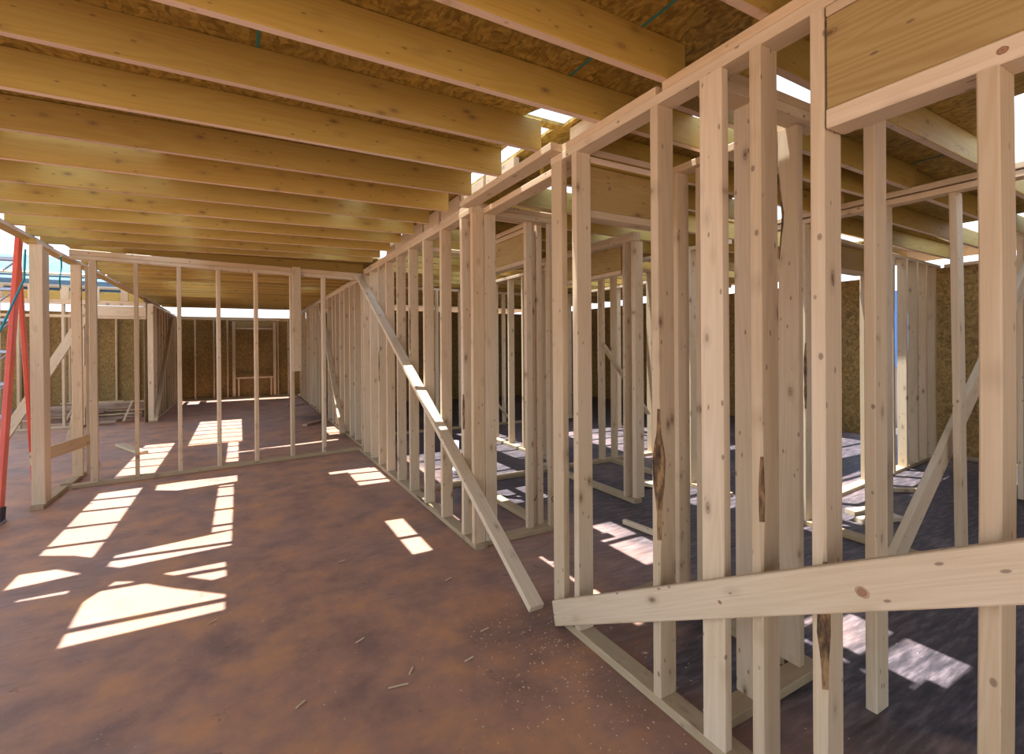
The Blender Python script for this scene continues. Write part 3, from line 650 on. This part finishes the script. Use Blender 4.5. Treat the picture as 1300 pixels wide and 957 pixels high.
cp = [(-1.60, 5.70, 2.26), (-1.61, 5.70, 2.0), (-1.70, 5.5, 1.55), (-1.78, 5.35, 1.25), (-1.84, 5.2, .9), (-1.92, 5.1, .5), (-2.0, 5.1, .1), (-2.1, 5.1, .02)]
pts = []
for i in range(len(cp) - 1):
    for j in range(5):
        u = j / 5; pts.append(tuple(cp[i][k] * (1 - u) + cp[i + 1][k] * u for k in range(3)))
tag(tube('cord', pts, .008, TEAL), 'teal power cord hanging beside the red ladder', 'cord', None, 'thing')
tag(tube('cord', [(-1.44, 5.98 + .03 * math.sin(i), 2.26 - .05 * i) for i in range(7)], .006, TEAL), 'short teal cord dangling at the corner post top', 'cord', None, 'thing')
hp = []
for i in range(40):
    a = i / 40 * math.tau * 2.2; hp.append((-1.86 + .16 * math.cos(a), 5.30 + .10 * math.sin(a), .015 + .02 * i / 40 + .10 * max(0, math.sin(a))))
tag(tube('hose', hp, .014, BLACKP), 'black hose coiled by the ladder foot', 'hose', None, 'thing')

# ------------------------------------------------------------------ scraps and small things
g = 'boards in the scrap pile'
RR = random.Random(11)
for i in range(30):
    x = RR.uniform(-3.0, -2.0); y = 11.82 + .27 * (i % 6) + RR.uniform(-.04, .04); z = .022 + .062 * (i // 6) + .004 * (i % 3)
    a = RR.uniform(-.16, .16); L = RR.uniform(.6, 1.5); tz = RR.uniform(-.006, .006)
    p0 = (x - L / 2 * math.cos(a), y - L / 2 * math.sin(a), z - tz); p1 = (x + L / 2 * math.cos(a), y + L / 2 * math.sin(a), z + tz)
    o = board('scrap_board', p0, p1, (0, 1, RR.uniform(-.06, .06)), RR.choice((.06, .089, .14)), RR.choice((.02, .034)), RR.choice((GREY, GREY, PINE)))
    tag(o, 'weathered offcut in the jumbled scrap pile behind the left opening', 'scrap board', g, 'thing')
for i, (x, y, z, dx, dy, dz) in enumerate(((-3.15, 11.50, .03, .16, .22, .34), (-2.75, 11.48, .03, .12, .22, .36), (-2.35, 11.50, .03, -.14, .20, .33), (-1.90, 11.48, .03, .10, .22, .36), (-3.0, 11.45, .02, 1.0, -.02, .03))):
    o = board('scrap_board', (x, y, z), (x + dx, y + dy, z + dz), (0, 1, .4), .089, .03, (GREY, PINE)[i % 2])
    tag(o, 'loose offcut tilted up on the scrap pile', 'scrap board', g, 'thing')
def piece(name, p0, p1, w, t, label, m=PINE, cat='offcut', grp=None, wd=None):
    d = Vector(p1) - Vector(p0); s = Vector((-d.y, d.x, 0)).normalized() if wd is None else wd
    o = board(name, p0, p1, s, w, t, m); return tag(o, label, cat, grp, 'thing')
piece('offcut', (-1.50, 8.85, .02), (-1.12, 7.98, .02), .12, .035, 'pale short plank lying behind the open partition')
piece('offcut', (1.0, 9.3, .02), (1.33, 9.75, .02), .09, .035, 'grey offcut lying far behind the partition', GREY)
piece('offcut', (.95, 12.5, .02), (1.35, 12.9, .02), .09, .035, 'grey offcut by the far wall', GREY)
piece('offcut', (2.62, 2.89, .019), (2.66, 2.48, .019), .038, .036, 'pale block lying in the sunlit patch behind the doorway')
piece('offcut', (3.42, 3.62, .04), (3.62, 3.30, .04), .12, .036, 'pinkish offcut lying behind the bright-topped post')
piece('offcut', (4.35, 2.12, .019), (4.70, 2.02, .019), .089, .036, 'first offcut on the dark floor by the inner wall')
piece('offcut', (4.20, 1.98, .019), (4.55, 1.86, .019), .089, .036, 'second offcut on the dark floor by the inner wall')
piece('offcut', (5.15, 2.35, .019), (5.55, 2.12, .019), .05, .036, 'offcut on the dark floor near the waney outer stud')
g = 'splinters on the floor'
sp = [(1.06, 2.72, .3), (.47, 2.36, .5), (.62, 2.02, .9), (.86, 1.98, .2), (.52, 1.98, -.2), (.18, 2.05, .6), (1.02, 2.15, .1), (-.15, 2.9, .5), (.55, 3.3, .2)]
labs = ['pale splinter beside the corner of the braced wall', 'small splinter in the middle of the red floor', 'brown splinter in the front of the red floor', 'short splinter near the brace foot',
        'long thin splinter in the front of the red floor', 'tiny splinter near the sunlit patches', 'splinter close to the brace foot', 'splinter beside the large sunlit patch', 'splinter behind the middle of the red floor']
for (x, y, a), lab in zip(sp, labs):
    L = .08 if 'thin' in lab else .045
    o = piece('splinter', (x, y, .005), (x + L * math.cos(a), y + L * math.sin(a), .006), .009, .006, lab, cat='splinter', grp=g)
# sawdust crumbs
bm = bmesh.new(); RC = random.Random(3)
for i in range(900):
    if i < 500: x, y = RC.gauss(1.25, .30), RC.gauss(1.75, .40)
    else: x, y = RC.uniform(-1.3, 3.6), RC.uniform(1.0, 3.5)
    if abs(x - 1.445) < .06: continue
    s = RC.uniform(.0012, .0042); a = RC.uniform(0, 6.3)
    vs = []
    for dx, dy, dz in ((-1, -.4, 0), (1, -.4, 0), (1, .4, 0), (-1, .4, 0), (0, 0, .7)):
        vs.append(bm.verts.new((x + s * (dx * math.cos(a) - dy * math.sin(a)), y + s * (dx * math.sin(a) + dy * math.cos(a)), .0005 + s * dz)))
    for f in ((0, 1, 4), (1, 2, 4), (2, 3, 4), (3, 0, 4)): bm.faces.new([vs[j] for j in f])
me = bpy.data.meshes.new('sawdust'); bm.to_mesh(me); bm.free(); me.materials.append(PINE)
tag(link('sawdust', me), 'crumbs of sawdust strewn over the floor by the near wall', 'sawdust', None, 'stuff')
# drain pipes behind the wall
def pipe(x, y, r, h, z0, label, hd_=0):
    e = empty('drain_pipe', (x, y, 0)); tag(e, label, 'pipe', 'drain pipes', 'thing')
    def cyl(nm, r_, a, b, m):
        bm = bmesh.new(); bmesh.ops.create_cone(bm, cap_ends=True, segments=24, radius1=r_, radius2=r_, depth=b - a)
        for v in bm.verts: v.co.z += (a + b) / 2
        for f in bm.faces: f.smooth = len(f.verts) == 4
        me = bpy.data.meshes.new(nm); bm.to_mesh(me); bm.free(); me.materials.append(m); return link(nm, me, e)
    if hd_: cyl('base_sleeve', r * .95, 0, hd_, BLACKP)
    cyl('riser', r, hd_, h, PVC)
    cyl('coupling', r * 1.12, hd_ + .02, hd_ + .07, PVC) if h - hd_ > .1 else None
pipe(1.72, 7.00, .055, .62, 0, 'white drain pipe with dark base behind the braced wall', .30)
pipe(1.72, 9.0, .05, .95, 0, 'tall white drain pipe behind the far right wall', 0)
pipe(2.05, 4.95, .045, .36, 0, 'short white pipe stub seen through the braced wall', 0)
# lumber mill marks on the closet studs
def ink(txt, x, y, z, s, rot, par):
    cu = bpy.data.curves.new('mill_mark', 'FONT'); cu.body = txt; cu.size = s; cu.extrude = .0003
    t_ = bpy.data.objects.new('t', cu); COL.objects.link(t_)
    me = bpy.data.meshes.new_from_object(t_.evaluated_get(bpy.context.evaluated_depsgraph_get())); bpy.data.objects.remove(t_)
    me.materials.clear(); me.materials.append(INK)
    o = link('mill_mark', me); o.matrix_world = Matrix.Translation((x, y, z)) @ rot
    bpy.context.view_layer.update(); o.parent = par; o.matrix_parent_inverse = par.matrix_world.inverted()
rf = Matrix.Rotation(math.pi / 2, 4, 'X')
cl = [o for o in bpy.data.objects if o.get('label', '').startswith(('second of the clustered', 'outer closet'))]
for o in cl:
    if o['label'].startswith('second'): ink('V', 1.935, 3.148, .21, .07, rf, o)
    else: ink('01', 2.045, 3.053, .22, .06, rf, o)

# outside: blue shape and dark trees beyond the outer wall gaps
tk = empty('skip_container', (14.0, 5.6, -.45)); tag(tk, 'blue shape outdoors seen between the outer wall studs', 'container', None, 'thing')
o = box('body', 12.0, 17.0, 4.9, 6.3, .9, 2.5, BLUEP, tk); o.location -= tk.location
o = box('base', 12.1, 16.9, 5.0, 6.2, -.45, .9, BLACKP, tk); o.location -= tk.location

# ------------------------------------------------------------------ light
w = bpy.data.worlds.new('sky'); S.world = w; w.use_nodes = True; nt = w.node_tree; nt.nodes.clear()
out = nt.nodes.new('ShaderNodeOutputWorld'); bg = nt.nodes.new('ShaderNodeBackground')
tcw = nt.nodes.new('ShaderNodeTexCoord'); sp_ = nt.nodes.new('ShaderNodeSeparateXYZ'); nt.links.new(tcw.outputs['Generated'], sp_.inputs[0])
rw = ramp(nt, [(.0, (.50, .42, .36)), (.49, (.62, .60, .60)), (.52, (.88, .96, 1.10)), (.75, (.66, .84, 1.12)), (1, (.50, .74, 1.15))])
mrw = N(nt, 'ShaderNodeMapRange', i_From_Min=-1.0, i_From_Max=1.0); nt.links.new(sp_.outputs[2], mrw.inputs[0]); nt.links.new(mrw.outputs[0], rw.inputs[0])
nt.links.new(rw.outputs[0], bg.inputs[0]); bg.inputs[1].default_value = 1.0
nt.links.new(bg.outputs[0], out.inputs[0])
su = bpy.data.lights.new('sun', 'SUN'); su.energy = 8.0; su.angle = math.radians(.6); su.color = (.93, .96, 1)
so = bpy.data.objects.new('sun', su); COL.objects.link(so)
so.rotation_mode = 'QUATERNION'; so.rotation_quaternion = Vector((SH[0] / 2.57, SH[1] / 2.57, -1)).to_track_quat('-Z', 'Y'); so.location = (0, 0, 20)

# ------------------------------------------------------------------ camera
YAW, PITCH, ROLL = math.radians(29.3), math.radians(-.2), math.radians(.4)
cy, sy, cp_, sp2 = math.cos(YAW), math.sin(YAW), math.cos(PITCH), math.sin(PITCH)
right = Vector((cy, -sy, 0)); fwd = Vector((sy * cp_, cy * cp_, sp2)); up = right.cross(fwd)
r2 = right * math.cos(ROLL) - up * math.sin(ROLL); u2 = right * math.sin(ROLL) + up * math.cos(ROLL)
cam = bpy.data.cameras.new('camera'); co = bpy.data.objects.new('camera', cam); COL.objects.link(co)
Mx = Matrix((r2, u2, -fwd)).transposed().to_4x4(); Mx.translation = (0, 0, 1.40); co.matrix_world = Mx
cam.sensor_fit = 'HORIZONTAL'; cam.sensor_width = 36; cam.lens = 617 / 1300 * 36
cam.shift_y = (441 - 478.5) / 1300; cam.clip_start = .05; cam.clip_end = 300
S.camera = co
S.view_settings.view_transform = 'Standard'; S.view_settings.look = 'None'; S.view_settings.gamma = 1; S.view_settings.use_curve_mapping = False
S.view_settings.exposure = 1.2
S.cycles.max_bounces = 10; S.cycles.diffuse_bounces = 7; S.cycles.use_denoising = True
S.cycles.sample_clamp_indirect = 8
